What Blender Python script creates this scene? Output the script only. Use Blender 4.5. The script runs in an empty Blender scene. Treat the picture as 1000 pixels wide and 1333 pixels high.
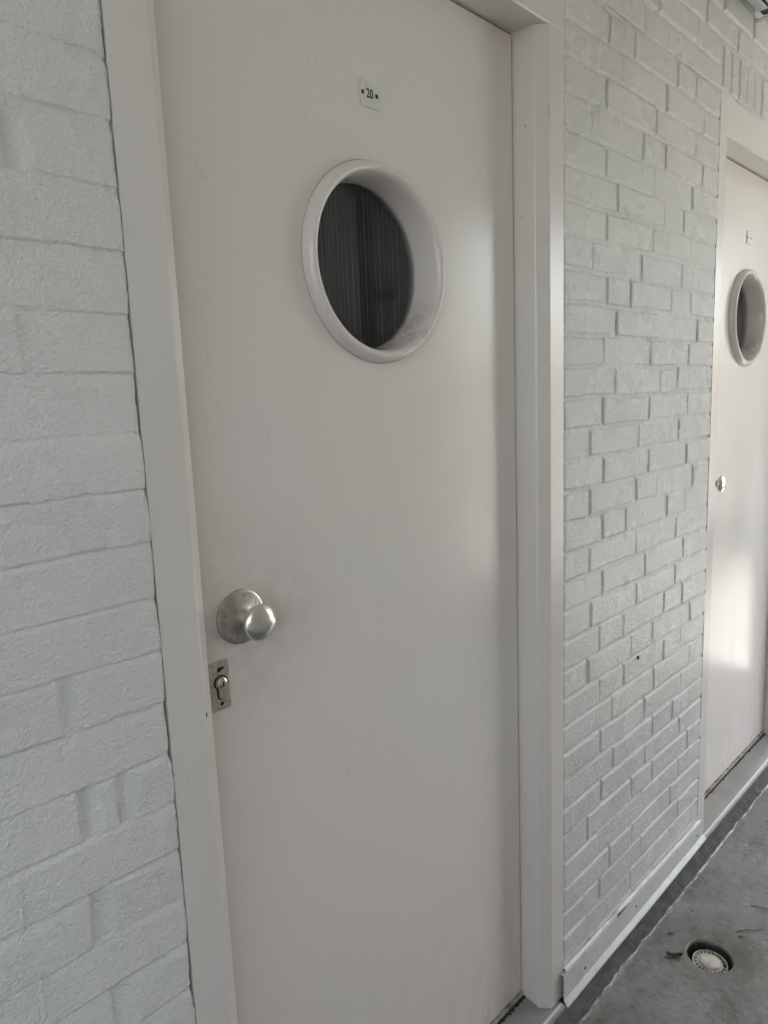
import bpy, bmesh, math, random
import numpy as np
from mathutils import Matrix, Vector
random.seed(7)
scene = bpy.context.scene
R_ = math.radians

# ---------------------------------------------------------------- camera
yaw, pit, rol = 0.78658662, -0.15855518, -0.04003839
CAM = (-0.51397903, -0.76020162, 1.36858601)
fw = Vector((math.sin(yaw)*math.cos(pit), math.cos(yaw)*math.cos(pit), math.sin(pit)))
rt = Vector((math.cos(yaw), -math.sin(yaw), 0)); up = rt.cross(fw)
cr, sr = math.cos(rol), math.sin(rol)
cx_ = cr*rt + sr*up; cy_ = -sr*rt + cr*up
cam_d = bpy.data.cameras.new('camera'); cam = bpy.data.objects.new('camera', cam_d)
scene.collection.objects.link(cam)
m = Matrix((cx_, cy_, -fw)).transposed().to_4x4(); m.translation = CAM
cam.matrix_world = m
cam_d.sensor_fit = 'VERTICAL'; cam_d.sensor_height = 36; cam_d.lens = 925.596/1333*36
cam_d.clip_start = 0.02; cam_d.clip_end = 600
scene.camera = cam

# ---------------------------------------------------------------- world, sun, exposure
SUN_EL, SUN_AZ = R_(50), R_(-7)         # azimuth measured from +x toward +y
w = bpy.data.worlds.new('World'); scene.world = w; w.use_nodes = True
nt = w.node_tree; bg = nt.nodes['Background']
sky = nt.nodes.new('ShaderNodeTexSky'); sky.sky_type = 'NISHITA'; sky.sun_disc = False
sky.sun_elevation = SUN_EL; sky.sun_rotation = R_(90) - SUN_AZ
sky.dust_density = 3.0; sky.air_density = 1.0; sky.ozone_density = 1.0
hs = nt.nodes.new('ShaderNodeHueSaturation'); hs.inputs['Saturation'].default_value = .5     # thin white haze over the blue
nt.links.new(sky.outputs[0], hs.inputs['Color']); nt.links.new(hs.outputs[0], bg.inputs[0]); bg.inputs[1].default_value = 0.12
sd = bpy.data.lights.new('sun', 'SUN'); sd.energy = 5.0; sd.angle = R_(0.5); sd.color = (1, .95, .88)
so = bpy.data.objects.new('sun', sd); scene.collection.objects.link(so)
sdir = Vector((math.cos(SUN_EL)*math.cos(SUN_AZ), math.cos(SUN_EL)*math.sin(SUN_AZ), math.sin(SUN_EL)))
so.rotation_euler = sdir.to_track_quat('Z', 'Y').to_euler(); so.location = (8, -3, 10)
vs = scene.view_settings
scene.display_settings.display_device = 'sRGB'
vs.view_transform = 'Standard'; vs.look = 'None'; vs.gamma = 1; vs.use_curve_mapping = False
vs.exposure = 2.80
scene.cycles.max_bounces = 10; scene.cycles.diffuse_bounces = 6
scene.cycles.sample_clamp_indirect = 8

# ---------------------------------------------------------------- dimensions (metres)
XL0, XR0, XR1 = -0.1327, 0.7727, 0.7034       # frame outer left, outer right, opening right
XI = -0.0620                                   # opening left
YD = 0.0669                                    # door face
PITCH = 1.6925                                 # distance between the two doors
ZHB, ZHT = 2.0286, 2.127                       # frame head bottom / top
ZF = -0.05                                     # gallery floor
ZC = 2.56                                      # soffit
XSCL = -.95
XSCR = 2.45                                     # where the added outer screen wall ends
COL = scene.collection

# ---------------------------------------------------------------- helpers
def link(name, me, mat=None, parent=None):
    o = bpy.data.objects.new(name, me); COL.objects.link(o)
    if mat: me.materials.append(mat)
    if parent: o.parent = parent
    return o
def obj(name, bm, mat=None, parent=None, smooth=False, loc=None):
    me = bpy.data.meshes.new(name)
    bmesh.ops.recalc_face_normals(bm, faces=bm.faces)
    if smooth:
        for f in bm.faces: f.smooth = True
    bm.to_mesh(me); bm.free()
    o = link(name, me, mat, parent)
    if loc: o.location = loc
    return o
def autosmooth(o, deg=35):
    me = o.data
    for p in me.polygons: p.use_smooth = True
    me.set_sharp_from_angle(angle=R_(deg))
def tag(o, label=None, cat=None, group=None, kind=None):
    if label: o['label'] = label
    if cat: o['category'] = cat
    if group: o['group'] = group
    if kind: o['kind'] = kind
    return o
def empty(name, loc, label=None, cat=None, group=None):
    o = bpy.data.objects.new(name, None); COL.objects.link(o); o.location = loc
    o.empty_display_size = 0.05
    return tag(o, label, cat, group)
def add_box(bm, x0, x1, y0, y1, z0, z1, bev=0, seg=2):
    r = bmesh.ops.create_cube(bm, size=1)
    vs_ = r['verts']
    for v in vs_:
        v.co = Vector((x0 if v.co.x < 0 else x1, y0 if v.co.y < 0 else y1, z0 if v.co.z < 0 else z1))
    if bev:
        es = list({e for v in vs_ for e in v.link_edges})
        bmesh.ops.bevel(bm, geom=es, offset=bev, segments=seg, affect='EDGES', profile=.6)
def add_prism(bm, pts, axis, a, b):
    """extrude a 2D outline; axis 'z': pts=(x,y); 'x': pts=(y,z); 'y': pts=(x,z)"""
    def P(p, t):
        return {'z': (p[0], p[1], t), 'x': (t, p[0], p[1]), 'y': (p[0], t, p[1])}[axis]
    lo = [bm.verts.new(P(p, a)) for p in pts]; hi = [bm.verts.new(P(p, b)) for p in pts]
    n = len(pts)
    bm.faces.new(lo); bm.faces.new(hi)
    for i in range(n): bm.faces.new((lo[i], lo[(i+1) % n], hi[(i+1) % n], hi[i]))
def add_lathe(bm, prof, c, n=96, axis='y', closed=False, jitter=None):
    """prof: (radius, along axis)"""
    rings = []
    for (r, t) in prof:
        ring = []
        if r < 1e-6:
            p = (c[0], c[1]+t, c[2]) if axis == 'y' else (c[0], c[1], c[2]+t)
            ring = [bm.verts.new(p)]
        else:
            for i in range(n):
                a = 2*math.pi*i/n
                if axis == 'y': p = (c[0]+r*math.cos(a), c[1]+t, c[2]+r*math.sin(a))
                else: p = (c[0]+r*math.cos(a), c[1]+r*math.sin(a), c[2]+t)
                ring.append(bm.verts.new(p))
        rings.append(ring)
    k = len(rings)
    for j in range(k if closed else k-1):
        A, B = rings[j], rings[(j+1) % k]
        for i in range(n):
            i2 = (i+1) % n
            if len(A) == 1 and len(B) == 1: continue
            if len(A) == 1: bm.faces.new((A[0], B[i], B[i2]))
            elif len(B) == 1: bm.faces.new((A[i], A[i2], B[0]))
            else: bm.faces.new((A[i], A[i2], B[i2], B[i]))
def smoothstep(a, b, x):
    t = np.clip((x-a)/(b-a), 0, 1); return t*t*(3-2*t)
class Noise:
    def __init__(s, seed): s.g = np.random.RandomState(seed).rand(257, 257).astype(np.float64)*2-1
    def __call__(s, x, y, sc):
        x = np.asarray(x)/sc+57.3; y = np.asarray(y)/sc+91.7
        xi = np.floor(x).astype(int); yi = np.floor(y).astype(int)
        fx = x-xi; fy = y-yi; fx = fx*fx*(3-2*fx); fy = fy*fy*(3-2*fy)
        g = s.g; a = g[xi % 257, yi % 257]; b = g[(xi+1) % 257, yi % 257]
        c = g[xi % 257, (yi+1) % 257]; d = g[(xi+1) % 257, (yi+1) % 257]
        return (a*(1-fx)+b*fx)*(1-fy)+(c*(1-fx)+d*fx)*fy
N1, N2, N3, N4 = Noise(1), Noise(2), Noise(3), Noise(4)
def grid_mesh(name, P, mat, parent=None):
    """P: (ny, nx, 3) array"""
    ny, nx = P.shape[:2]
    me = bpy.data.meshes.new(name)
    me.vertices.add(ny*nx); me.vertices.foreach_set('co', P.reshape(-1).astype(np.float32))
    i = np.arange(ny*nx).reshape(ny, nx)
    q = np.stack([i[:-1, :-1], i[:-1, 1:], i[1:, 1:], i[1:, :-1]], -1).reshape(-1, 4)
    nf = len(q)
    me.loops.add(nf*4); me.loops.foreach_set('vertex_index', q.reshape(-1).astype(np.int32))
    me.polygons.add(nf); me.polygons.foreach_set('loop_start', np.arange(0, nf*4, 4, dtype=np.int32))
    me.polygons.foreach_set('use_smooth', np.ones(nf, dtype=bool))
    me.update(calc_edges=True); me.validate()
    return link(name, me, mat, parent)

# ---------------------------------------------------------------- materials
def mat(name, base, rough=.5, metal=0, spec=.5, coat=0, coat_r=.1):
    mm = bpy.data.materials.new(name); mm.use_nodes = True
    b = mm.node_tree.nodes['Principled BSDF']
    b.inputs['Base Color'].default_value = (*base, 1); b.inputs['Roughness'].default_value = rough
    b.inputs['Metallic'].default_value = metal; b.inputs['Specular IOR Level'].default_value = spec
    b.inputs['Coat Weight'].default_value = coat; b.inputs['Coat Roughness'].default_value = coat_r
    return mm
class NG:
    def __init__(s, mm):
        s.m = mm; s.t = mm.node_tree; s.b = s.t.nodes['Principled BSDF']
        s.co = s.t.nodes.new('ShaderNodeTexCoord').outputs['Object']; s.h = None
    def n(s, t, **k):
        x = s.t.nodes.new(t)
        for a, v in k.items(): setattr(x, a, v)
        return x
    def L(s, a, b): s.t.links.new(a, b)
    def noise(s, scale, detail=3, rough=.5, stretch=(1, 1, 1), dist=0):
        mp = s.n('ShaderNodeMapping'); mp.inputs['Scale'].default_value = stretch; mp.inputs['Location'].default_value = (.1373, .2917, .4131); s.L(s.co, mp.inputs[0])
        x = s.n('ShaderNodeTexNoise'); x.inputs['Scale'].default_value = scale
        x.inputs['Detail'].default_value = detail; x.inputs['Roughness'].default_value = rough
        x.inputs['Distortion'].default_value = dist
        s.L(mp.outputs[0], x.inputs['Vector']); return x.outputs['Fac']
    def ramp(s, f, stops):
        r = s.n('ShaderNodeValToRGB'); e = r.color_ramp.elements
        e.remove(e[1]); e[0].position = stops[0][0]; e[0].color = (*stops[0][1][:3], 1)
        for p, c in stops[1:]:
            k = e.new(p); k.color = (*c[:3], 1)
        s.L(f, r.inputs[0]); return r.outputs[0]
    def mix(s, f, a, b, mode='MIX'):
        x = s.n('ShaderNodeMix', data_type='RGBA', blend_type=mode)
        if isinstance(f, float): x.inputs[0].default_value = f
        else: s.L(f, x.inputs[0])
        for i, v in ((6, a), (7, b)):
            if isinstance(v, tuple): x.inputs[i].default_value = (*v, 1)
            else: s.L(v, x.inputs[i])
        return x.outputs[2]
    def math(s, op, a, b=0.0, c=None):
        x = s.n('ShaderNodeMath', operation=op)
        for i, v in enumerate((a, b) if c is None else (a, b, c)):
            if isinstance(v, (int, float)): x.inputs[i].default_value = v
            else: s.L(v, x.inputs[i])
        return x.outputs[0]
    def base(s, c): s.L(c, s.b.inputs['Base Color'])
    def rough(s, c): s.L(c, s.b.inputs['Roughness'])
    def bump(s, h, strength, dist):
        x = s.n('ShaderNodeBump'); x.inputs['Strength'].default_value = strength
        x.inputs['Distance'].default_value = dist; s.L(h, x.inputs['Height'])
        if s.h is not None: s.L(s.h, x.inputs['Normal'])
        s.h = x.outputs[0]; s.L(s.h, s.b.inputs['Normal'])
        return s.h
BLK = (0, 0, 0); WHT = (1, 1, 1)

M_wall = mat('white_masonry_paint', (.7, .7, .68), .42)
g = NG(M_wall)
c = g.mix(g.ramp(g.noise(3.2, 4), [(.35, BLK), (.65, WHT)]), (.625, .615, .59), (.685, .675, .65))
c = g.mix(g.ramp(g.noise(75, 6, .8), [(.60, BLK), (.80, (.14, .14, .14))]), c, (.48, .475, .45))
c = g.mix(g.ramp(g.noise(210, 2, .5), [(.78, BLK), (.80, WHT)]), c, (.3, .29, .26))
g.base(c)
g.rough(g.ramp(g.noise(9, 3), [(.3, (.22,)*3), (.7, (.34,)*3)]))
g.bump(g.noise(330, 2, .6), 1.0, .0023)
g.bump(g.noise(140, 3, .5), .5, .0025)

def gloss(name, ca, cb, r0, r1, grime=False, chip=.5):
    mm = mat(name, ca, r0, spec=.5)
    g = NG(mm)
    c = g.mix(g.ramp(g.noise(1.5, 3, .55), [(.40, BLK), (.60, WHT)]), ca, cb)
    c = g.mix(g.ramp(g.noise(26, 6, .75, (1, 1, .5)), [(.62, BLK), (.80, (chip,)*3)]), c, (.50, .43, .37))
    c = g.mix(g.ramp(g.noise(150, 1, .5), [(.86, BLK), (.87, WHT)]), c, (.30, .25, .21))
    rr_ = g.ramp(g.noise(7, 5, .65, (1, 1, .3)), [(.3, (r0,)*3), (.7, (r1,)*3)])
    if grime:        # hand marks spread round the knob and lock, scuffs along the foot
        vm = g.n('ShaderNodeVectorMath', operation='DISTANCE'); g.L(g.co, vm.inputs[0]); vm.inputs[1].default_value = (.035, .0669, 1.06)
        h = g.ramp(vm.outputs['Value'], [(.03, (.55,)*3), (.075, (.26,)*3), (.20, BLK)])
        h = g.math('MULTIPLY', h, g.ramp(g.noise(22, 6, .7), [(.32, (.15,)*3), (.66, WHT)]))
        c = g.mix(h, c, (.36, .29, .245))
        sx = g.n('ShaderNodeSeparateXYZ'); g.L(g.co, sx.inputs[0])
        f = g.ramp(sx.outputs['Z'], [(.0, (.5,)*3), (.10, (.2,)*3), (.45, BLK)])
        f = g.math('MULTIPLY', f, g.ramp(g.noise(30, 6, .75, (1, 1, .3)), [(.42, BLK), (.70, WHT)]))
        c = g.mix(f, c, (.34, .31, .27))
        st_ = g.math('MULTIPLY', g.ramp(g.noise(5, 3, .5, (1, 1, .4)), [(.50, BLK), (.60, WHT)]), g.ramp(g.noise(240, 3, .6, (1, 1, .03)), [(.58, BLK), (.72, (.35,)*3)]))
        c = g.mix(st_, c, (.56, .50, .45))
    g.base(c); g.rough(rr_)
    g.bump(g.noise(330, 2, .5), .16, .0007)
    g.bump(g.noise(24, 3, .5), .10, .0025)
    return mm
M_door = gloss('cream_gloss_door_paint', (.75, .685, .645), (.735, .70, .64), .15, .25, True, .35)
M_frame = gloss('cream_frame_paint', (.65, .605, .565), (.665, .635, .595), .18, .28)
M_ring = gloss('pinkish_cream_ring_paint', (.67, .61, .585), (.69, .64, .61), .06, .11, chip=.8)

g = NG(M_ring); bc = g.b.inputs['Base Color'].links[0].from_socket
vr = g.n('ShaderNodeVectorMath', operation='DISTANCE'); g.L(g.co, vr.inputs[0]); vr.inputs[1].default_value = (.405, .09, 1.475)
st_ = g.math('MULTIPLY', g.ramp(vr.outputs['Value'], [(.02, WHT), (.085, BLK)]), g.ramp(g.noise(38, 6, .75), [(.40, BLK), (.60, WHT)]))
g.base(g.mix(g.math('MULTIPLY', st_, .6), bc, (.36, .25, .20)))

M_dark = mat('black_gap', (.01, .01, .01), .9)
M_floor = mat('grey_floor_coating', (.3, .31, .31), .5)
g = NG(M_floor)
c = g.mix(g.ramp(g.noise(4.5, 5, .6), [(.35, BLK), (.65, WHT)]), (.165, .182, .182), (.235, .24, .228))
c = g.mix(g.ramp(g.noise(23, 6, .7), [(.5, BLK), (.75, (.7,)*3)]), c, (.19, .185, .165))
c = g.mix(g.ramp(g.noise(90, 6, .75), [(.62, BLK), (.76, (.6,)*3)]), c, (.33, .34, .33))
c = g.mix(g.ramp(g.noise(160, 4, .7), [(.64, BLK), (.70, WHT)]), c, (.07, .065, .05))
c = g.mix(g.ramp(g.noise(7, 6, .7, (1, 2.2, 1)), [(.47, BLK), (.62, (.85,)*3)]), c, (.115, .115, .10))
c = g.mix(g.ramp(g.noise(30, 6, .8), [(.58, BLK), (.66, (.8,)*3)]), c, (.33, .34, .33))
# worn pale line where the upstand meets the floor, and dirt behind it
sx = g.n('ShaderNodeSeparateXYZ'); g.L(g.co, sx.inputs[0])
yy = g.math('ADD', sx.outputs['Y'], g.math('MULTIPLY', g.math('SUBTRACT', g.noise(14, 4, .6), .5), .022))
ln = g.ramp(g.math('MULTIPLY_ADD', yy, 10.0, 1.0), [(.515, BLK), (.54, WHT), (.552, WHT), (.575, BLK)])
ln = g.math('MULTIPLY', ln, g.ramp(g.noise(38, 6, .75), [(.42, (.04,)*3), (.60, WHT)]))
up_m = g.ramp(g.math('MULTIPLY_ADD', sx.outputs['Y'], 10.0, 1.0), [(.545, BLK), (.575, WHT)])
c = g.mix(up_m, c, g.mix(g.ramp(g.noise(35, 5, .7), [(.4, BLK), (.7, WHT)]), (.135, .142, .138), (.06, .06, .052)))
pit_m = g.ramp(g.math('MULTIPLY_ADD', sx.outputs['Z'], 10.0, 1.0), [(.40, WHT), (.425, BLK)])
vd = g.n('ShaderNodeVectorMath', operation='DISTANCE'); g.L(g.co, vd.inputs[0]); vd.inputs[1].default_value = (1.175, -.20, -.05)
dd = g.math('MULTIPLY', g.ramp(vd.outputs['Value'], [(.045, WHT), (.17, BLK)]), g.ramp(g.noise(24, 6, .7), [(.36, BLK), (.62, (.8,)*3)]))
c = g.mix(dd, c, (.125, .11, .088))
c = g.mix(ln, c, (.62, .63, .61))
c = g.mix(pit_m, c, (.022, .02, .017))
dz = g.ramp(g.math('MULTIPLY_ADD', yy, 10.0, 1.0), [(.56, BLK), (.66, WHT), (.78, WHT), (.92, BLK)])
dz = g.math('MULTIPLY', dz, g.ramp(g.noise(60, 6, .75), [(.45, BLK), (.68, WHT)]))
c = g.mix(dz, c, (.085, .082, .07))
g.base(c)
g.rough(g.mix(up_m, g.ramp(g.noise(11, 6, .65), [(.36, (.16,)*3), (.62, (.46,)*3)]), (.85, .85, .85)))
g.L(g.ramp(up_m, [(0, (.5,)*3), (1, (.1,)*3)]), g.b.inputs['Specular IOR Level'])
g.bump(g.noise(60, 5, .65), .5, .004)
g.bump(g.noise(350, 3, .6), .45, .0015)

M_sill = mat('grey_sill_paint', (.36, .355, .34), .4)
g = NG(M_sill)
c = g.mix(g.ramp(g.noise(9, 5, .6), [(.35, BLK), (.65, WHT)]), (.235, .235, .225), (.30, .295, .28))
c = g.mix(g.ramp(g.noise(70, 5, .7), [(.64, BLK), (.72, WHT)]), c, (.15, .13, .10))
sx = g.n('ShaderNodeSeparateXYZ'); g.L(g.co, sx.inputs[0])
edge = g.ramp(g.math('MULTIPLY_ADD', sx.outputs['Y'], 20.0, .5), [(.28, BLK), (.30, WHT), (.36, WHT), (.42, BLK)])
c = g.mix(edge, c, (.66, .65, .62))
low = g.ramp(g.math('MULTIPLY_ADD', sx.outputs['Z'], 20.0, .6), [(.22, WHT), (.27, BLK)])
c = g.mix(low, c, (.25, .26, .26))
g.base(c); g.bump(g.noise(120, 4, .6), .3, .001)
M_strip = mat('weathered_threshold_strip', (.4, .36, .31), .55)
g = NG(M_strip)
c = g.mix(g.ramp(g.noise(45, 5, .7), [(.5, BLK), (.62, WHT)]), (.46, .43, .39), (.24, .11, .04))
g.base(c)
M_ringshade = mat('dingy_shade_line', (.36, .32, .29), .7)  # colour of the painted shade and dirt line round the ring
M_debris = mat('dark_dirt', (.03, .025, .02), .95)
M_flash = mat('white_painted_metal', (.66, .66, .65), .35)
g = NG(M_flash)
c = g.mix(g.ramp(g.noise(8, 4), [(.35, BLK), (.65, WHT)]), (.54, .54, .535), (.62, .62, .61))
c = g.mix(g.ramp(g.noise(48, 6, .75), [(.56, BLK), (.68, (.8,)*3)]), c, (.33, .32, .29))
g.base(c); g.bump(g.noise(70, 3), .25, .002)
M_caulk = mat('white_caulk', (.74, .74, .71), .4)
M_steel = mat('satin_steel', (.66, .64, .60), .2, 1)
g = NG(M_steel)
g.base(g.mix(g.ramp(g.noise(60, 4, .6), [(.35, BLK), (.75, WHT)]), (.78, .755, .71), (.70, .67, .62)))
g.rough(g.ramp(g.noise(120, 4, .6), [(.3, (.19,)*3), (.7, (.26,)*3)]))
M_rose = mat('worn_nickel', (.5, .47, .43), .32, 1)
g = NG(M_rose)
c = g.mix(g.ramp(g.noise(45, 5, .65), [(.42, BLK), (.66, WHT)]), (.62, .59, .55), (.44, .39, .35))
c = g.mix(g.ramp(g.noise(190, 5, .75), [(.64, BLK), (.78, (.45,)*3)]), c, (.30, .25, .21))
g.base(c); g.rough(g.ramp(g.noise(140, 5, .6), [(.3, (.24,)*3), (.7, (.42,)*3)]))
M_lock = mat('tarnished_nickel', (.42, .40, .35), .36, 1)
g = NG(M_lock)
c = g.mix(g.ramp(g.noise(130, 6, .7), [(.4, BLK), (.64, WHT)]), (.66, .64, .56), (.42, .38, .30))
g.base(c); g.rough(g.ramp(g.noise(260, 4, .6), [(.3, (.28,)*3), (.7, (.5,)*3)]))
M_cyl = mat('polished_cylinder_metal', (.62, .60, .57), .14, 1)
M_plate = mat('pale_number_plate', (.66, .655, .62), .3)
M_ink = mat('black_ink', (.015, .015, .015), .5)
M_screw = mat('dark_screw', (.035, .03, .028), .45, .3)
M_glass = bpy.data.materials.new('porthole_glass'); M_glass.use_nodes = True
t = M_glass.node_tree; t.nodes.clear()
out = t.nodes.new('ShaderNodeOutputMaterial'); mx = t.nodes.new('ShaderNodeMixShader')
tr = t.nodes.new('ShaderNodeBsdfTransparent'); tr.inputs[0].default_value = (.82, .83, .83, 1)
gl = t.nodes.new('ShaderNodeBsdfGlossy'); gl.inputs['Roughness'].default_value = .015
fr = t.nodes.new('ShaderNodeFresnel'); ge = t.nodes.new('ShaderNodeNewGeometry'); mr = t.nodes.new('ShaderNodeMapRange'); mr.inputs[3].default_value = 1.5; mr.inputs[4].default_value = 1/1.5
t.links.new(ge.outputs['Backfacing'], mr.inputs[0]); t.links.new(mr.outputs[0], fr.inputs[0])
t.links.new(fr.outputs[0], mx.inputs[0]); t.links.new(tr.outputs[0], mx.inputs[1]); t.links.new(gl.outputs[0], mx.inputs[2])
t.links.new(mx.outputs[0], out.inputs[0])
M_curt = mat('dark_striped_net', (.03, .03, .03), .8)
g = NG(M_curt)
sx = g.n('ShaderNodeSeparateXYZ'); g.L(g.co, sx.inputs[0])
st = g.math('FRACT', g.math('MULTIPLY', sx.outputs['X'], 105.0))
st = g.ramp(st, [(.0, WHT), (.11, WHT), (.16, BLK), (1, BLK)])
st = g.math('MULTIPLY', st, g.ramp(g.noise(30, 3, .6, (1, 1, .25)), [(.35, (.1,)*3), (.65, WHT)]))
cb = g.mix(g.ramp(g.noise(9, 2, .5, (1, 1, .10)), [(.4, BLK), (.6, WHT)]), (.030, .031, .032), (.056, .058, .058))
g.base(g.mix(st, cb, (.36, .36, .34)))
M_white_pl = mat('offwhite_plastic', (.62, .59, .54), .45)
g = NG(M_white_pl)
g.base(g.mix(g.ramp(g.noise(60, 5, .7), [(.45, BLK), (.7, WHT)]), (.66, .63, .58), (.42, .37, .31)))
M_pit = mat('wet_dark_drain', (.02, .019, .016), .4)
M_conc = mat('painted_concrete', (.6, .6, .58), .7)
g = NG(M_conc); g.base(g.mix(g.ramp(g.noise(3, 5), [(.35, BLK), (.65, WHT)]), (.66, .66, .645), (.74, .74, .72)))
M_soffit = mat('pale_soffit_paint', (.74, .74, .72), .8)
M_alu = mat('grey_aluminium', (.42, .43, .45), .4, .7)
M_diff = mat('lilac_white_diffuser', (.74, .71, .74), .35)
M_leaf = mat('brown_dead_leaf', (.035, .018, .012), .6)
M_leaf2 = mat('reddish_dead_leaf', (.20, .11, .08), .7)
M_twig = mat('grey_twig', (.12, .12, .09), .8)
M_ground = mat('grey_courtyard_paving', (.20, .20, .19), .85)
g = NG(M_ground); g.base(g.mix(g.ramp(g.noise(.4, 6), [(.35, BLK), (.65, WHT)]), (.13, .14, .12), (.25, .24, .22)))
M_brickfar = mat('pale_render_far', (.40, .43, .41), .85)
M_winfar = mat('dark_window_glass', (.02, .025, .03), .08)
M_panel = mat('dark_grey_panel', (.16, .16, .16), .5)
M_bluep = mat('blue_grey_panel', (.42, .47, .52), .5)
M_inner = mat('dim_interior_plaster', (.25, .24, .22), .9)

# ---------------------------------------------------------------- brick relief
PC = 0.0643
ROWS = {-2:[1.448],-1:[1.397],0:[.887,1.109,1.228,1.448],1:[.948,1.058,1.28,1.393],2:[1.006,1.226,1.446],3:[.939,1.17,1.397],4:[.88,1.106,1.223,1.445],5:[.941,1.168,1.384],6:[.992,1.225,1.335],7:[.944,1.168,1.389],8:[.883,1.111,1.336],9:[.946,1.056,1.277,1.393],10:[.992,1.215,1.441],11:[.936,1.165,1.389],12:[.99,1.218,1.324],13:[.935,1.164,1.392],14:[.875,1.108,1.339],15:[.939,1.164,1.391],16:[.877,1.1,1.216,1.442],17:[.936,1.049,1.279,1.392],18:[.877,1.105,1.333],19:[.937,1.158,1.389],20:[.886,1.109,1.336],21:[.929,1.043,1.272,1.392],22:[.877,1.089,1.208,1.446],23:[.932,1.051,1.279,1.386],24:[.991,1.218,1.454],25:[.936,1.167,1.394],26:[.997,1.22,1.344],27:[.94,1.175,1.392],28:[.879,1.102,1.223,1.452],29:[.935,1.167,1.395],30:[.988,1.109,1.344],31:[.941,1.163,1.399],32:[.88,1.10,1.348]}
LROWS = {11:[-.47,-.251],17:[-.47,-.254],19:[-.43,-.248,-.204],14:[-.58,-.36],8:[-.47,-.246],21:[-.46,-.246],23:[-.47,-.235],22:[-.58,-.36]}
def joints(k, x0, x1, side, seed=0):
    if side == 'R' and k in ROWS:
        xs = list(ROWS[k])
        while xs[0]-x0 > .27: xs.insert(0, xs[0]-.222)
        while x1-xs[-1] > .27: xs.append(xs[-1]+.222)
        return xs
    rr = random.Random(k*31+seed+5)
    if side == 'L' and k in LROWS:
        xs = list(LROWS[k])
        while xs[0]-x0 > .27: xs.insert(0, xs[0]-.222)
        return xs
    xs = []; x = x1-(.222 if (k % 2) else .335 if rr.random() < .4 else .112)
    if side == 'L' and k not in LROWS: x = x1-(.335 if rr.random() < .6 else .225)
    while x > x0+.05:
        xs.append(x+rr.uniform(-.004, .004))
        x -= .222 if rr.random() < .72 else .112
    return sorted(xs)
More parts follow.
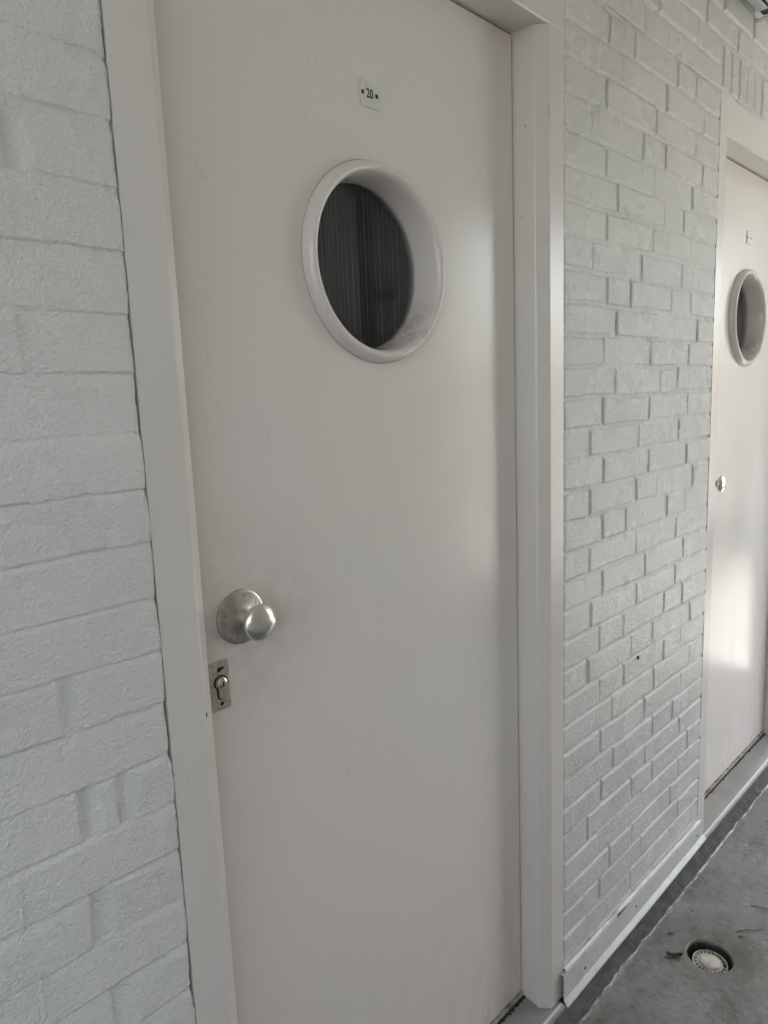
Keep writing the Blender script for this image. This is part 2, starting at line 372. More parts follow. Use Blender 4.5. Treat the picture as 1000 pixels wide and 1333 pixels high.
def brick_height(X, Z, x0, x1, side, seed, depth, zshift=0, soldier=None):
    """height towards the viewer (metres, 0 = mean brick face)"""
    wob = N1(X, Z, .09)*.0022+N2(X, Z, .03)*.0009
    v = (2.157+zshift+PC/2-(Z+wob))/PC
    k = np.floor(v).astype(int); fz = (v-k-.5)*PC                # distance from the row centre, down positive
    fz = -fz
    H = np.zeros_like(X)
    Xw = X+N3(X, Z, .05)*.0020+N4(X, Z, .015)*.0008
    for kk in np.unique(k):
        s = (k == kk)
        xs = np.array([x0-.03]+joints(int(kk), x0, x1, side, seed)+[x1+.03])
        idx = np.clip(np.searchsorted(xs, Xw[s])-1, 0, len(xs)-2)
        l, r = xs[idx], xs[idx+1]
        rs = np.random.RandomState((int(kk)+50)*17+seed)
        off = rs.uniform(-.0014, .0014, len(xs)) if side != 'L' else rs.uniform(-.0008, .0008, len(xs)); tz = rs.uniform(-.020, .020, len(xs)); tx = rs.uniform(-.005, .005, len(xs))
        sz = rs.uniform(-.0018, .0018, len(xs)); jd = rs.uniform(.55, 1.1, len(xs)+1); bd = rs.uniform(.65, 1.1, len(xs))
        jw = rs.uniform(.0028, .0055, len(xs)+1)
        xc = (l+r)/2
        dl = Xw[s]-l; dr = r-Xw[s]
        up_ = fz[s]-sz[idx]
        dtop = PC/2-up_; dbot = PC/2+up_
        mw = .0042
        e1 = smoothstep(jw[idx]*.9, jw[idx]*.9+.0032, dl); e2 = smoothstep(jw[idx+1]*.8, jw[idx+1]*.8+.0036, dr)
        ez1 = smoothstep(mw*.9, mw*.9+.0030, dtop); ez2 = smoothstep(mw*.75, mw*.75+.0026, dbot)
        if side == 'L':      # thick paint: crisp lower arris, mortar feathered into the brick below
            ez1 = smoothstep(.001, .004+.012*np.clip(.5+N1(X[s], Z[s], .10), 0, 1), dtop); ez2 = smoothstep(.0, .0016, dbot)
            e2 = smoothstep(0, .0022, dr); e1 = smoothstep(.004, .030, dl)
        face = off[idx]+tz[idx]*up_+tx[idx]*(Xw[s]-xc)
        mort_h = -depth*bd[idx]*(.9+.35*N1(X[s], Z[s], .12))
        mort_v = -depth*np.where(dl < dr, jd[idx], jd[idx+1])*(.9+.4*N2(X[s], Z[s], .07))
        if side == 'L': mort_v = mort_v*1.7
        eh = np.minimum(e1, e2); ev = np.minimum(ez1, ez2)
        h = face*eh*ev
        m = np.where(ev < eh, mort_h, mort_v)
        H[s] = h+(1-np.minimum(eh, ev))*m
    if soldier:
        a, b, z0, z1 = soldier
        xx = Xw-a; q = np.floor(xx/.0625).astype(int); fx = xx-q*.0625
        fade = smoothstep(.0035, .0075, np.minimum(fx, .0625-fx))*smoothstep(.004, .008, np.minimum(Z-z0, z1-Z))
        rs = np.random.RandomState(77); o_ = rs.uniform(-.0012, .0012, 512)
        hs = o_[np.clip(q, 0, 511)]*fade-(1-fade)*depth*.8
        ins = (X > a) & (X < b) & (Z > z0) & (Z < z1)
        H = np.where(ins, hs, H)
    if side == 'L':          # thick runs of paint left along some upright joints
        for (a, z0, z1, hh) in ((-.251, 1.405, 1.462, .0016), (-.254, 1.030, 1.082, .0016), (-.248, .905, .962, .0014), (-.2045, .915, .960, .0012), (-.316, .83, .895, .0014), (-.307, .715, .775, .0015), (-.248, 1.53, 1.60, .0010), (-.36, 1.21, 1.26, .0012)):
            xc_ = a+N1(Z*0+a*40, Z, .02)*.0016
            H = H+hh*np.exp(-((X-xc_)/.0016)**2)*smoothstep(z0, z0+.006, Z)*smoothstep(z1, z1-.006, Z)
    H = H+N1(X, Z, .22)*.0012+N2(X, Z, .045)*.0005+N3(X, Z, .0085)*.00030+N4(X, Z, .0046)*.00015
    return H
def brick_pier(name, x0, x1, z0, z1, side, seed, depth, step, parent, rag=0.0, zshift=0, soldier=None, yoff=0, stepz=None):
    nx = max(2, int((x1-x0)/step)+1); nz = max(2, int((z1-z0)/(stepz or step))+1)
    xs = np.linspace(x0, x1, nx); zs = np.linspace(z0, z1, nz)
    X, Z = np.meshgrid(xs, zs)
    H = brick_height(X, Z, x0, x1, side, seed, depth, zshift, soldier)
    # rolled, slightly ragged painted edge beside the door frames
    if rag:
        eL = N4(Z*0+3, Z, .035)*.0016+N3(Z*0+8, Z, .011)*.0010+.0012
        eR = N3(Z*0+5, Z, .045)*.0022+N4(Z*0+9, Z, .011)*.0012+.0016
        wgtL = smoothstep(.03, 0, X-x0) if 'L' in rag else 0; wgtR = smoothstep(.03, 0, x1-X) if 'R' in rag else 0
        Xn = X+eL*wgtL-eR*wgtR
        if 'R' in rag: H = H-smoothstep(.004, 0, x1-X)*.003
        if 'L' in rag: H = H-smoothstep(.004, 0, X-x0)*.003
    else: Xn = X
    P = np.stack([Xn, yoff-H, Z], -1)
    # skirt: turn the ends back into the wall
    L = P[:, :1].copy(); L[..., 1] = .12; Rr = P[:, -1:].copy(); Rr[..., 1] = .12
    P = np.concatenate([L, P, Rr], 1)
    B = P[:1].copy(); B[..., 1] = .12; T = P[-1:].copy(); T[..., 1] = .12
    P = np.concatenate([B, P, T], 0)
    return grid_mesh(name, P, M_wall, parent)

wall = empty('brick_wall', (0.3, 0, 0), 'white painted brick gallery wall on both sides of the number 20 door', 'wall')
wall.location = (0, 0, 0)
p1 = brick_pier('brickwork', -0.42, XL0, -0.02, 2.50, 'L', 11, .0026, .0022, wall, rag='R', zshift=-.010, yoff=-.002, stepz=.0015)
p1['label'] = 'smooth bluish grey brickwork left of the door'
p2 = brick_pier('brickwork', XR0, XL0+PITCH, -0.022, 2.1275, 'R', 23, .0039, .0026, wall, rag='LR', yoff=-.001, stepz=.0021)
p2['label'] = 'brickwork pier between the two doors'
p3 = brick_pier('brickwork', XR0, 2.45, 2.1285, ZC, 'R', 23, .0039, .0030, wall,
                soldier=(XL0+PITCH+.002, 3.0, 2.133, 2.245), yoff=-.001)
p3['label'] = 'upper brickwork with upright bricks above the second door'
brick_pier('brickwork', XL0+PITCH+.9054, 9.0, -0.02, 2.1275, 'X', 31, .004, .012, wall, yoff=-.001)
brick_pier('brickwork', 2.451, 9.0, 2.1285, ZC, 'X', 33, .004, .012, wall, yoff=-.001)
brick_pier('brickwork', XL0+.0005, XR0-.0005, 2.1285, ZC, 'X', 35, .004, .006, wall, yoff=-.001)
brick_pier('brickwork', -4.0, -0.4205, -0.02, 2.50, 'X', 37, .003, .012, wall, yoff=-.002)
bm = bmesh.new()     # masonry core and rooms behind, so that no daylight comes from behind
for (a, b, z0, z1) in ((-4, XL0-.01, -.3, ZC+.3), (XR0+.01, XL0+PITCH-.01, -.3, ZC+.3), (XR0+PITCH+.01, 9.0, -.3, ZC+.3),
                       (XL0-.01, XR0+.01, 2.14, ZC+.3), (XL0+PITCH-.01, XR0+PITCH+.01, 2.14, ZC+.3),
                       (XL0-.01, XR0+.01, -.3, -.03), (XL0+PITCH-.01, XR0+PITCH+.01, -.3, -.03)):
    add_box(bm, a, b, .121, .34, z0, z1)
obj('masonry_core', bm, M_inner, wall)
bm = bmesh.new()
add_box(bm, 5.36, 9.0, .0, .119, ZC+.002, ZC+1.25); add_box(bm, -4, 9.0, 1.2, 1.3, -.3, ZC+.3); add_box(bm, -4, 9.0, .34, 1.2, -.35, -.3); add_box(bm, -4, 9.0, .34, 1.2, ZC+.3, ZC+.35)  # first box, added above the far wall, blocks sky reflections
add_box(bm, -4.1, -4, .12, 1.3, -.35, ZC+.35); add_box(bm, 9.0, 9.1, .12, 1.3, -.35, ZC+.35)
obj('room_wall', bm, M_inner, wall)

# metal flashing strip along the pier foot
X0f, X1f = .7575, 1.578
nf = 160
xs = np.linspace(X0f, X1f, nf)
zb = -.021+(xs-X0f)*.008+N1(xs, xs*0, .2)*.0010
zt = .052-(xs-X0f)*.012+N2(xs, xs*0, .15)*.0012
y_ = N3(xs, xs*0, .25)*.0015
prof = []
for (fy, fz_) in ((.004, None), (-.0085, 't'), (-.0095, 'm'), (-.0100, 'n'), (-.0200, 'b'), (-.0205, 'c'), (-.008, 'd')):
    z = {'t': zt, 'm': zt-.006, 'n': zb+.012, 'b': zb+.0018, 'c': zb, 'd': zb+.001, None: zt+.0015}[fz_]
    prof.append(np.stack([xs, fy+y_*(fz_ in ('n', 'b', 'c')), z], -1))
fl = grid_mesh('flashing', np.stack(prof, 0), M_flash, wall); 
for p in fl.data.polygons: p.use_smooth = False
md = fl.modifiers.new('s', 'SOLIDIFY'); md.thickness = .0012
fl['label'] = 'white metal flashing strip screwed along the foot of the pier'
for (x, z) in ((.853, .012), (1.12, .018), (1.53, .016)):
    bm = bmesh.new(); add_lathe(bm, [(0, -.0030), (.0022, -.0030), (.0036, -.0012), (.0038, 0)], (x, -.0098, z), 16)
    obj('screw', bm, M_screw, fl, True)
# caulk bead over the flashing
nb = 300; xs = np.linspace(X0f+.012, 1.555, nb)
rad = .0048+.0022*N1(xs, xs*0, .03)+.002*N2(xs, xs*0, .12)+.0016*(xs-X0f)/.8
gap = smoothstep(.032, .012, np.abs(xs-1.0)); rad = rad*(1-.8*gap)
zt2 = .052-(xs-X0f)*.012+.003
th = np.linspace(math.pi*.0, math.pi*2, 11)
P = np.stack([np.stack([xs, -.004-np.cos(a)*rad*.9, zt2+np.sin(a)*rad*1.25], -1) for a in th], 0)
ck = grid_mesh('caulk_bead', P, M_caulk, wall)
bm = bmesh.new(); add_prism(bm, [(1.012, .0475), (1.03, .0520), (1.075, .0525), (1.082, .0505), (1.05, .0490)], 'y', -.0112, -.006); obj('torn_caulk_gap', bm, M_dark, wall)
# drill hole and chip in the pier paint
bm = bmesh.new(); add_lathe(bm, [(0, 0), (.0042, 0), (.005, .0012), (.005, .004)], (1.127, -.0030, .702), 12)
hole = obj('drill_hole', bm, M_dark, wall)

# ---------------------------------------------------------------- doors
XL1C = XL0+.0515
def door_frame(parent, chips):
    bm = bmesh.new()
    r = .0012
    L = [(XL0, .0), (XL0+.0508-r, .0), (XL0+.0508+r, .0014), (XI-.0012, .0186), (XI, .0212), (XI, YD+.004), (XI-.014, YD+.004), (XI-.014, .115), (XL0, .115)]
    add_prism(bm, L, 'z', -.02, ZHB)
    Rr = [(XR0, .0), (XR1+.0194+r, .0), (XR1+.0194-r, .0014), (XR1+.0012, .0186), (XR1, .0212), (XR1, YD+.004), (XR1+.014, YD+.004), (XR1+.014, .115), (XR0, .115)]
    add_prism(bm, Rr, 'z', -.012, ZHB)
    Hh = [(.0, ZHB+.0022), (.0022, ZHB), (YD+.004, ZHB), (YD+.004, ZHB+.014), (.115, ZHB+.014), (.115, ZHT), (.0, ZHT)]
    add_prism(bm, Hh, 'x', XL0, XR0)
    f = obj('frame', bm, M_frame, parent)
    if chips:
        for (x, y, z, rx, rz, ax) in ((XR1-.0001, .040, 1.862, .0011, .0022, 'x'), (XR1+.0186, .0004, 1.885, .0009, .006, 'y'), (XR1+.0186, .0004, 1.874, .0010, .003, 'y'), (XL1C, .0002, .985, .0007, .0035, 'y'), (XR1-.0001, .05, 1.70, .0009, .0018, 'x')):
            bm = bmesh.new()
            bmesh.ops.create_icosphere(bm, subdivisions=2, radius=1, matrix=Matrix.Translation((x, y, z)) @ Matrix.Diagonal((.0003 if ax == 'x' else rx, rx if ax == 'x' else .0003, rz, 1)))
            for v in bm.verts: v.co += Vector((random.uniform(-1, 1)*rx*.3*(ax == 'y'), random.uniform(-1, 1)*rx*.3*(ax == 'x'), random.uniform(-1, 1)*rz*.2))
            obj('paint_chip', bm, M_screw, f)
    return f
def ring_profile():
    return [(.1300, .052), (.1288, .040), (.1290, .030), (.1295, .020), (.1303, .010), (.1315, .001), (.1333, -.0075), (.1352, -.0130), (.1378, -.0168),
            (.1408, -.0186), (.1438, -.0186), (.1466, -.0170), (.1492, -.0140), (.1513, -.0100), (.1528, -.0055), (.1536, -.0010), (.1537, .0030), (.1400, .0030), (.1400, .052)]
def text_mesh(body, size, name):
    cu = bpy.data.curves.new(name, 'FONT'); cu.body = body; cu.size = size; cu.align_x = 'CENTER'; cu.align_y = 'CENTER'
    cu.extrude = .00025; cu.offset = .0002
    to = bpy.data.objects.new('tmp', cu); COL.objects.link(to)
    dg = bpy.context.evaluated_depsgraph_get(); me = bpy.data.meshes.new_from_object(to.evaluated_get(dg))
    bpy.data.objects.remove(to); bpy.data.curves.remove(cu)
    me.name = name
    return me
def make_door(loc, label, number, lock, group='cream doors with round portholes along the gallery'):
    t = empty('door', (0, 0, 0), label, 'door', group)
    door_frame(t, number)
    # leaf with a round hole
    bm = bmesh.new()
    x0, x1, z0, z1 = XI-.008, XR1-.0042, .010, ZHB-.0038
    c = (.3224, 1.5784); n = 128; rh = .1420
    def sq(a):
        dx, dz = math.cos(a), math.sin(a)
        ts = []
        if dx > 1e-9: ts.append((x1-c[0])/dx)
        if dx < -1e-9: ts.append((x0-c[0])/dx)
        if dz > 1e-9: ts.append((z1-c[1])/dz)
        if dz < -1e-9: ts.append((z0-c[1])/dz)
        tt = min(ts); return (c[0]+dx*tt, c[1]+dz*tt)
    angs = [2*math.pi*i/n for i in range(n)]+[math.atan2(zz-c[1], xx-c[0]) % (2*math.pi) for xx in (x0, x1) for zz in (z0, z1)]
    angs = sorted(angs)
    rows = {}
    for key, y in (('f', YD), ('b', YD+.040)):
        rows[key] = ([bm.verts.new((c[0]+rh*math.cos(a), y, c[1]+rh*math.sin(a))) for a in angs],
                     [bm.verts.new((sq(a)[0], y, sq(a)[1])) for a in angs])
    m = len(angs)
    for i in range(m):
        j = (i+1) % m
        for key in 'fb':
            A, B = rows[key]; bm.faces.new((A[i], A[j], B[j], B[i]))
        bm.faces.new((rows['f'][1][i], rows['f'][1][j], rows['b'][1][j], rows['b'][1][i]))
        bm.faces.new((rows['f'][0][i], rows['f'][0][j], rows['b'][0][j], rows['b'][0][i]))
    leaf = obj('door_leaf', bm, M_door, t)
    # porthole
    bm = bmesh.new(); add_lathe(bm, ring_profile(), (.3224, YD, 1.5784), 160, closed=True)
    ring = obj('porthole_ring', bm, M_ring, t, True)
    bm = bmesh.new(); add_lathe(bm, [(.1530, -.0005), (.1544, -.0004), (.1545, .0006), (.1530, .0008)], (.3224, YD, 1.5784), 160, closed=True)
    obj('ring_shade_line', bm, M_ringshade, ring)  # dark line round the ring, stands in for contact shade and dirt
    bm = bmesh.new(); add_lathe(bm, [(0, 0), (.1295, 0), (.1295, .004), (0, .004)], (.3224, YD+.036, 1.5784), 96)
    obj('porthole_glass', bm, M_glass, ring)
    bm = bmesh.new()
    nx = 80; P = np.zeros((2, nx, 3)); xs = np.linspace(.16, .49, nx)
    for i, z in enumerate((1.40, 1.76)):
        P[i, :, 0] = xs; P[i, :, 1] = YD+.050+.003*np.sin(xs*70)+.0015*np.sin(xs*190); P[i, :, 2] = z
    bm.free()
    cu = grid_mesh('net_curtain', P, M_curt, t)
    md = cu.modifiers.new('s', 'SOLIDIFY'); md.thickness = .001
    # number plate
    px, pz = .3182, 1.8272
    bm = bmesh.new(); add_box(bm, px-.0180, px+.0180, YD-.0022, YD, pz-.0190, pz+.0190, .0004)
    pl = obj('number_plate', bm, M_plate, t)
    for s in (-1, 1):
        bm = bmesh.new(); add_lathe(bm, [(0, -.0014), (.0018, -.0014), (.0031, -.0006), (.0033, 0)], (px+s*.0148, YD-.0022, pz), 14)
        obj('screw', bm, M_screw, pl, True)
    if number:
        me = text_mesh(number, .0165, 'numeral'); me.materials.append(M_ink)
        o = bpy.data.objects.new('numeral', me); COL.objects.link(o); o.parent = pl
        o.rotation_euler = (R_(90), 0, 0); o.location = (px, YD-.0024, pz); o.scale = (.86, 1.12, 1)
    # knob
    kx, kz = (.0215, 1.0745)
    if lock:
        bm = bmesh.new(); add_lathe(bm, [(0, -.0100), (.0130, -.0100), (.0150, -.0092), (.0200, -.0080), (.0260, -.0068), (.0320, -.0058), (.0338, -.0055), (.0342, -.0046), (.0352, -.0044), (.0372, -.0042), (.0384, -.0034), (.0388, -.0018), (.0388, 0)], (kx, YD, kz), 72)
        ro = obj('rosette', bm, M_rose, t, True); autosmooth(ro, 30)
        bm = bmesh.new(); add_lathe(bm, [(.0128, -.0085), (.0112, -.017), (.0106, -.027), (.0106, -.0345), (.0125, -.0375), (.0185, -.0400), (.0235, -.0425), (.0253, -.0445), (.0257, -.0466), (.0250, -.0492), (.0230, -.0520), (.0196, -.0544), (.0145, -.0566), (.0080, -.0580), (0, -.0586)], (kx, YD, kz), 96)
        obj('knob', bm, M_steel, t, True)
        lx, lz = -.0205, .9865
        bm = bmesh.new(); add_box(bm, lx-.0165, lx+.0145, YD-.0042, YD, lz-.0345, lz+.0345, .0009)
        lk = obj('lock_plate', bm, M_lock, t)
        y = YD-.0042
        for zz, xx in ((.0235, -.0010), (-.0255, 0)):
            bm = bmesh.new(); add_lathe(bm, [(0, -.0002), (.0030, -.0002), (.0034, .0003)], (lx+xx, y, lz+zz), 18)
            if zz > 0: add_box(bm, lx, lx+.0062, y-.0003, y+.0004, lz+zz-.0005, lz+zz+.0030)
            obj('screw_hole', bm, M_dark, lk)
        def keyhole(r, rl, y0, y1, name, mt):
            bm = bmesh.new(); pts = []
            zc, zb2 = lz+.0052, lz-.0128
            a0 = math.asin(min(1, rl/r))
            for i in range(25):
                a = -math.pi/2+a0+(2*math.pi-2*a0)*i/24; pts.append((lx+r*math.cos(a), zc+r*math.sin(a)))
            for i in range(9):
                a = math.pi+math.pi*i/8; pts.append((lx+rl*math.cos(a), zb2+rl*math.sin(a)))
            add_prism(bm, pts, 'y', y0, y1); return obj(name, bm, mt, lk)
        keyhole(.0106, .0068, y-.0003, y+.001, 'cylinder_gap', M_dark)
        cy = keyhole(.0088, .0050, y-.0028, y+.0005, 'lock_cylinder', M_lock)
        bm = bmesh.new(); add_lathe(bm, [(0, -.0046), (.0034, -.0044), (.0062, -.0036), (.0075, -.0020), (.0078, 0)], (lx+.0004, y-.0026, lz+.0056), 32)
        obj('cylinder_plug', bm, M_cyl, lk, True)
        bm = bmesh.new(); add_box(bm, lx-.0006, lx+.0008, y-.0076, y-.0060, lz+.0022, lz+.0090)
        obj('key_slot', bm, M_dark, lk)
    # threshold strip under the leaf and the sill
    bm = bmesh.new(); add_box(bm, XI, XR1, YD-.004, YD+.03, -.010, .0045, .0008)
    obj('threshold_strip', bm, M_strip, t)
    bm = bmesh.new()
    sp = [(.11, -.002), (YD-.006, -.0035), (.0, -.0135), (-.010, -.0155), (-.0155, -.0175), (-.0170, -.0215), (-.0165, -.0262), (-.0050, -.0285), (-.0050, -.075), (.11, -.075)]
    add_prism(bm, sp, 'x', XL0+.003, XR0-.020)
    si = obj('sill', bm, M_sill, t)
    rr = random.Random(3 if lock else 9)
    bm = bmesh.new()
    for i in range(260):
        x = XI+(XR1-XI)*(rr.random()**(.35 if lock else .8)); s = .0008+.0036*rr.random()**2.5
        bmesh.ops.create_icosphere(bm, subdivisions=1, radius=s, matrix=Matrix.Translation((x, YD-.006+rr.uniform(-.0045, .0015), -.0042+rr.uniform(-.001, .001))) @ Matrix.Diagonal((rr.uniform(1, 2.6), 1, .6, 1)))
    add_box(bm, XI, XR1, YD-.0088, YD-.0041, -.0048, -.0030)
    d = obj('dirt_line', bm, M_debris, t); d['kind'] = 'stuff'
    # black strips in the gap round the leaf, standing in for its shade
    bm = bmesh.new(); add_box(bm, XI, XR1+.013, YD+.0405, YD+.046, -.002, ZHB+.013)
    # cut out by building it as four strips only
    bm.free(); bm = bmesh.new()
    add_box(bm, XR1-.02, XR1+.0135, YD+.0402, YD+.048, -.0015, ZHB+.013)
    add_box(bm, XI-.0135, XI+.012, YD+.0402, YD+.048, -.0015, ZHB+.013)
    add_box(bm, XI+.0121, XR1-.0201, YD+.0402, YD+.048, ZHB-.02, ZHB+.013)
    add_box(bm, XR1-.0040, XR1+.0135, YD+.0043, YD+.0401, .0, ZHB+.0135)
    add_box(bm, XI, XR1-.0042, YD+.0043, YD+.0401, ZHB-.0036, ZHB+.0135)
    obj('gap_shade', bm, M_dark, t)
    t.location = loc
    return t
d1 = make_door((0, 0, 0), 'cream door numbered 20 with round porthole and nickel knob, in the foreground', '20', True)
d2 = make_door((PITCH, 0, 0), 'farther cream door with glaring white reflection, beyond the brick pier', None, True)

# ---------------------------------------------------------------- floor with upstand and drain pit
DC = (1.160, -.186); DR = .050
def floor_sheet():
    def axis(segs):
        out = [segs[0][0]]
        for a, b, st in segs:
            n = max(1, int(round((b-a)/st))); out += [a+(b-a)*(i+1)/n for i in range(n)]
        return np.array(out)
    xs = axis([(-4, .5, .06), (.5, 1.0, .005), (1.0, 1.32, .0022), (1.32, 2.3, .006), (2.3, 9.0, .06)])
    ys = axis([(-1.42, -.55, .04), (-.55, -.28, .006), (-.28, -.03, .0022), (-.03, .0, .003)])
    X, Y = np.meshgrid(xs, ys)
    Z = ZF+N1(X, Y, .25)*.0022+N2(X, Y, .06)*.0009+N3(X, Y, .018)*.00045
    yl = -.0455+N4(X, X*0+2, .10)*.0025+N3(X, X*0+6, .022)*.0010
    # cove up to the wall
    t = np.clip((Y-yl)/(-.006-yl), 0, 1)
    Z = np.where(Y > yl, ZF+N2(X, Y, .03)*.0012*(1-t)+t**1.5*.030, Z)
    Z += .0016*np.exp(-((Y-yl)/.0035)**2)*(.4+.6*(N1(X, Y, .03) > -.1))       # raised worn ridge
    # dished surround and pit
    r = np.hypot(X-DC[0], Y-DC[1])+N1(X, Y, .03)*.0016
    Z -= .0045*(1-smoothstep(DR, DR+.055, r))*(.8+.3*N2(X, Y, .04))
    Z -= .058*(1-smoothstep(DR-.007, DR+.004, r))
    # small hollow beside it
    r2 = np.hypot((X-1.085)/1.7, (Y+.125))
    P = np.stack([X, Y, Z], -1)
    T = P[-1:].copy(); T[..., 1] = .03; T[..., 2] = -.016
    P = np.concatenate([P, T], 0)
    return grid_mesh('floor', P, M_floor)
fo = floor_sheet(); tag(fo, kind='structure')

dr = empty('floor_drain', (DC[0], DC[1], ZF-.05), 'round off-white plastic drain grate sunk in the grey floor', 'drain')
gz = .026; gc = (.004, -.001)
bm = bmesh.new()
# flat ring with slots: spokes between two circles, then a raised cap
def ring_flat(bm, r0, r1, z0, z1, n=72):
    add_lathe(bm, [(r0, z0), (r1, z0), (r1, z1), (r0, z1)], (gc[0], gc[1], 0), n, 'z', closed=True)
ring_flat(bm, .0385, .0415, gz-.012, gz+.0015)
ring_flat(bm, .0275, .0305, gz-.002, gz+.001)
for i in range(18):
    a = 2*math.pi*i/22
    mtx = Matrix.Translation((gc[0], gc[1], 0)) @ Matrix.Rotation(a, 4, 'Z')
    r = bmesh.ops.create_cube(bm, size=1, matrix=mtx @ Matrix.Translation((.0345, 0, gz-.0006)) @ Matrix.Diagonal((.0086, .0030, .0028, 1)))
gr = obj('grate', bm, M_white_pl, dr); autosmooth(gr, 40)
bm = bmesh.new(); add_lathe(bm, [(0, gz+.0085), (.012, gz+.0082), (.021, gz+.0068), (.0258, gz+.0040), (.0276, gz+.0008), (.0276, gz-.002)], (gc[0], gc[1], 0), 48, 'z')
obj('cap', bm, M_white_pl, gr, True)
bm = bmesh.new(); add_lathe(bm, [(0, .0), (.0465, .0), (.0475, .030)], (0, 0, -.0065), 64, 'z')
obj('pit_lining', bm, M_pit, dr, True)

# leaves, twigs, grit
def leaf(name, x, y, L, W, rot, m, label, curl=.25):
    bm = bmesh.new(); n = 12; rows = []
    for i in range(n+1):
        u = i/n; wd = W*math.sin(math.pi*min(1, u*1.02+.01))**.7*(1-.25*u); row = []
        for j in (-1, -.5, 0, .5, 1):
            row.append(bm.verts.new(((u-.5)*L, j*wd/2+.06*W*math.sin(9*u+j), curl*abs(j)**1.5*W*(.5+.5*math.sin(5*u+1+j))+.12*L*(u-.5)**2)))
        rows.append(row)
    for i in range(n):
        for j in range(4): bm.faces.new((rows[i][j], rows[i][j+1], rows[i+1][j+1], rows[i+1][j]))
    o = obj(name, bm, m, None, True); o.location = (x, y, ZF+.0016); o.rotation_euler = (0, 0, rot)
    md = o.modifiers.new('s', 'SOLIDIFY'); md.thickness = .0005
    return tag(o, label, 'leaf')
leaf('dead_leaf', 1.098, -.124, .040, .019, -.9, M_leaf, 'dark brown curled leaf lying just left of the floor drain', .5)
leaf('dead_leaf', 1.165, -.086, .016, .006, -.9, M_leaf, 'small black leaf scrap between the drain and the wall upstand', .4)
leaf('dead_leaf', 1.275, -.225, .017, .008, -.9, M_leaf2, 'small reddish leaf scrap beyond the floor drain', .3)
def twig(x, y, L, rot, r, label):
    bm = bmesh.new(); n = 16; prev = None
    for i in range(n+1):
        u = i/n; rr_ = r*(1-.5*u); cxx = (u-.5)*L; cyy = .06*L*math.sin(u*5)+.02*L*math.sin(u*17)
        ring = [bm.verts.new((cxx, cyy+rr_*math.cos(a), rr_*math.sin(a)+rr_)) for a in (0, 1.26, 2.51, 3.77, 5.03)]
        if prev:
            for j in range(5): bm.faces.new((prev[j], prev[(j+1) % 5], ring[(j+1) % 5], ring[j]))
        prev = ring
    o = obj('twig', bm, M_twig, None, True); o.location = (x, y, ZF+.001); o.rotation_euler = (0, 0, rot)
    tag(o, label, 'twig')
twig(1.310, -.232, .075, -.62, .0013, 'thin grey twig lying nearest beyond the drain')
twig(1.42, -.235, .065, -1.15, .0016, 'short brownish twig farther up the floor from the drain')
rr = random.Random(4); bm = bmesh.new()
for i in range(120):
    x = rr.uniform(.75, 2.1); y = -rr.choice([rr.uniform(.035, .06), rr.uniform(.05, .5), rr.uniform(.03, .16)]); s = .0005+.0016*rr.random()**3
    if math.hypot(x-DC[0], y-DC[1]) < DR+.01: continue
    bmesh.ops.create_icosphere(bm, subdivisions=1, radius=s, matrix=Matrix.Translation((x, y, ZF+s*.5)) @ Matrix.Rotation(rr.random()*3, 4, 'Z') @ Matrix.Diagonal((rr.uniform(1, 2.2), 1, .6, 1)))
tag(obj('grit', bm, M_debris), 'scattered dark grit and soil crumbs on the grey floor', 'grit', kind='stuff')

# ---------------------------------------------------------------- batten lamp on the wall above the second door
lamp = empty('wall_lamp', (1.1, -.06, 2.36), 'grey metal batten lamp fixed high on the wall above the far door', 'lamp')
def lb(name, x0, x1, y0, y1, z0, z1, m, bev=.002, par=None):
    bm = bmesh.new(); add_box(bm, x0-1.1, x1-1.1, y0+.06, y1+.06, z0-2.36, z1-2.36, bev); return obj(name, bm, m, par or lamp)
lb('housing', .45, 1.750, -.046, -.020, 2.368, 2.44, M_alu)
lb('gasket', .45, 1.748, -.050, -.0465, 2.367, 2.44, M_ink, 0)
lb('diffuser', .46, 1.745, -.145, -.0505, 2.366, 2.45, M_diff, .012)
lb('end_cap', 1.751, 1.792, -.120, -.020, 2.372, 2.44, M_ink, .003)
lb('clip', 1.785, 1.806, -.125, -.003, 2.3640, 2.3672, M_alu, .0008)

# ---------------------------------------------------------------- gallery around the viewer
bm = bmesh.new(); add_box(bm, -4.2, 5.35, -1.62, .118, ZC+.001, ZC+.22); tag(obj('ceiling', bm, M_soffit), kind='structure')
bm = bmesh.new(); add_box(bm, XSCR+.002, 5.35, -1.53, -1.41, 2.27, ZC); tag(obj('light_cut_beam', bm, M_soffit), kind='structure')  # unseen beam added to cut sheen and light on the door top
bm = bmesh.new(); add_box(bm, -4.2, 9.12, -1.52, .118, -.34, -.14)
tag(obj('floor_slab', bm, M_conc), kind='structure')
bm = bmesh.new(); add_box(bm, XSCL, XSCR, -1.52, -1.42, -.139, ZC)  # unseen wall added to dim the left side and the porthole reflection
tag(obj('light_screen_wall', bm, M_conc), 'unseen pale wall added opposite the doors to shape the gallery light', 'wall')
bm = bmesh.new(); add_box(bm, 5.9, 9.0, -1.52, -1.42, -.139, ZC+1.25)  # unseen wall added to keep bright sky out of the far door's reflection
tag(obj('light_screen_wall', bm, M_conc), 'unseen pale wall added at the far right to block bright reflections', 'wall')
bm = bmesh.new(); add_box(bm, 9.0, 9.12, -1.52, .118, -.139, ZC+1.25)  # unseen wall added, blocks sky glare reflected in the far door
tag(obj('light_block_end_wall', bm, M_conc), 'unseen pale wall added at the far end to block bright reflections', 'wall')
fr_ = empty('reflection_panels', (1.6, -1.40, 1.2), 'unseen framed panels added for reflections in the porthole glass', 'screen')  # unseen panels added to give the porthole glass reflected bands
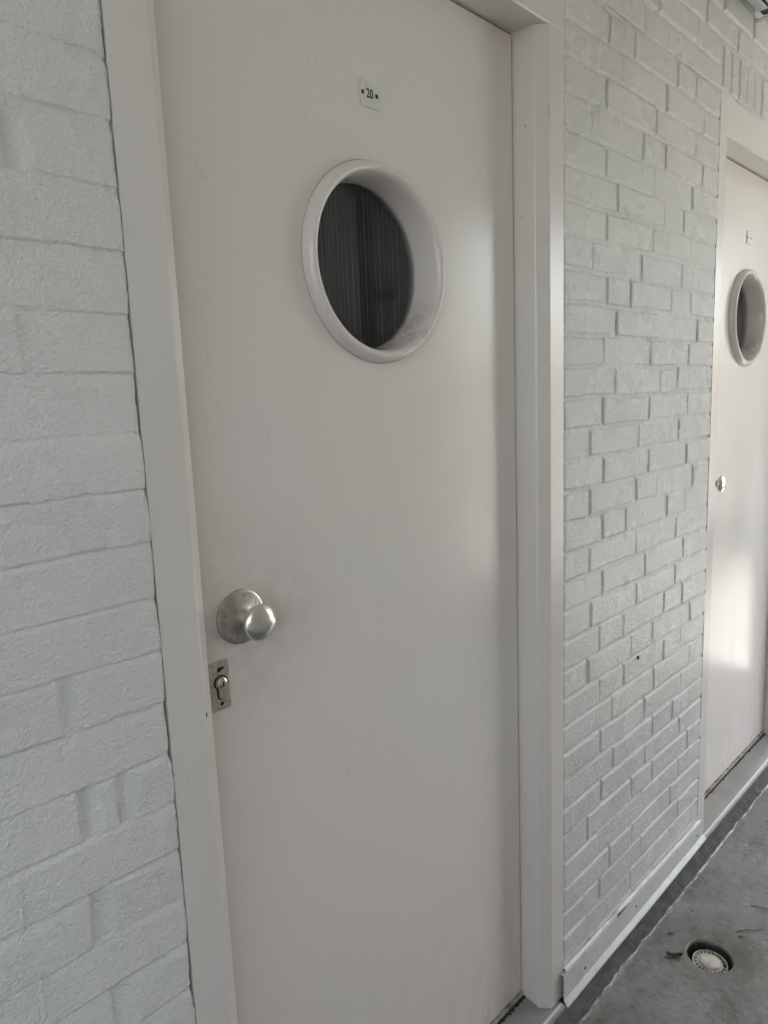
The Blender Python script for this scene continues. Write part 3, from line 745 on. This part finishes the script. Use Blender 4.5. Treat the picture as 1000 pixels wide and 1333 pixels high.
for (xa, xb, za, zb_, nm, mt) in ((-.75, -.66, -1.24, 1.3, 'post', M_conc), (.18, .24, -1.24, 1.3, 'post', M_panel), (.53, .59, -1.24, 1.3, 'post', M_panel), (-.65, .17, .40, .44, 'rail', M_conc), (.25, .52, .62, .66, 'rail', M_panel), (-.65, .17, -1.2, .39, 'panel', M_conc), (-.65, .17, .45, 1.28, 'panel', M_conc), (.25, .52, -1.2, .61, 'panel', M_bluep), (.25, .52, .67, 1.28, 'panel', M_bluep)):
    bm = bmesh.new(); add_box(bm, xa, xb, -.018, .010 if nm != 'panel' else -.004, za, zb_, .001); obj(nm, bm, mt, fr_)
for (a_, b_, lab) in ((XSCR+.001, 5.899, 'pale concrete parapet along the open side of the gallery beyond the far door'), (-4.2, XSCL-.001, 'pale concrete parapet along the open side of the gallery behind the viewer')):
    ht = .36 if a_ > 0 else 1.0
    bm = bmesh.new(); add_box(bm, a_, b_, -1.52, -1.42, -.139, ht, .006)
    par = obj('parapet', bm, M_conc); tag(par, lab, 'parapet')
    bm = bmesh.new(); add_box(bm, a_, b_, -1.55, -1.39, ht+.001, ht+.045, .008); obj('coping', bm, M_soffit, par)
rail = empty('steel_railing', (4.05, -1.47, .405), 'grey steel railing standing on the low parapet beyond the far door', 'railing')
for z in (.15, .35, .62):
    bm = bmesh.new(); bmesh.ops.create_cone(bm, cap_ends=True, segments=16, radius1=.02 if z > .6 else .008, radius2=.02 if z > .6 else .008, depth=3.68, matrix=Matrix.Translation((0, 0, z)) @ Matrix.Rotation(R_(90), 4, 'Y')); obj('rail', bm, M_alu, rail)
for x in (-1.8, -.6, .6, 1.8):
    bm = bmesh.new(); bmesh.ops.create_cone(bm, cap_ends=True, segments=16, radius1=.014, radius2=.014, depth=.60, matrix=Matrix.Translation((x, 0, .30))); obj('post', bm, M_alu, rail)
bm = bmesh.new(); add_box(bm, -400, 400, -400, 400, -6.4, -6.2); tag(obj('ground', bm, M_ground), kind='structure')
bld = empty('apartment_building', (0, -16, -6.2), 'pale apartment block across the courtyard', 'building')
bm = bmesh.new(); add_box(bm, -26, 16, -8, 0, 0, 11.5); obj('wall', bm, M_brickfar, bld)
for fx in range(12):
    for fz in range(4):
        x = -24+fx*3.3; z = 1.1+fz*2.8
        bm = bmesh.new(); add_box(bm, x, x+1.6, .0, .05, z, z+1.3); add_box(bm, x+.78, x+.84, .05, .08, z, z+1.3)
        wf = obj('window', bm, M_conc, bld)
        bm = bmesh.new(); add_box(bm, x+.06, x+.76, .051, .06, z+.06, z+1.24); add_box(bm, x+.86, x+1.54, .051, .06, z+.06, z+1.24)
        obj('pane', bm, M_winfar, wf)
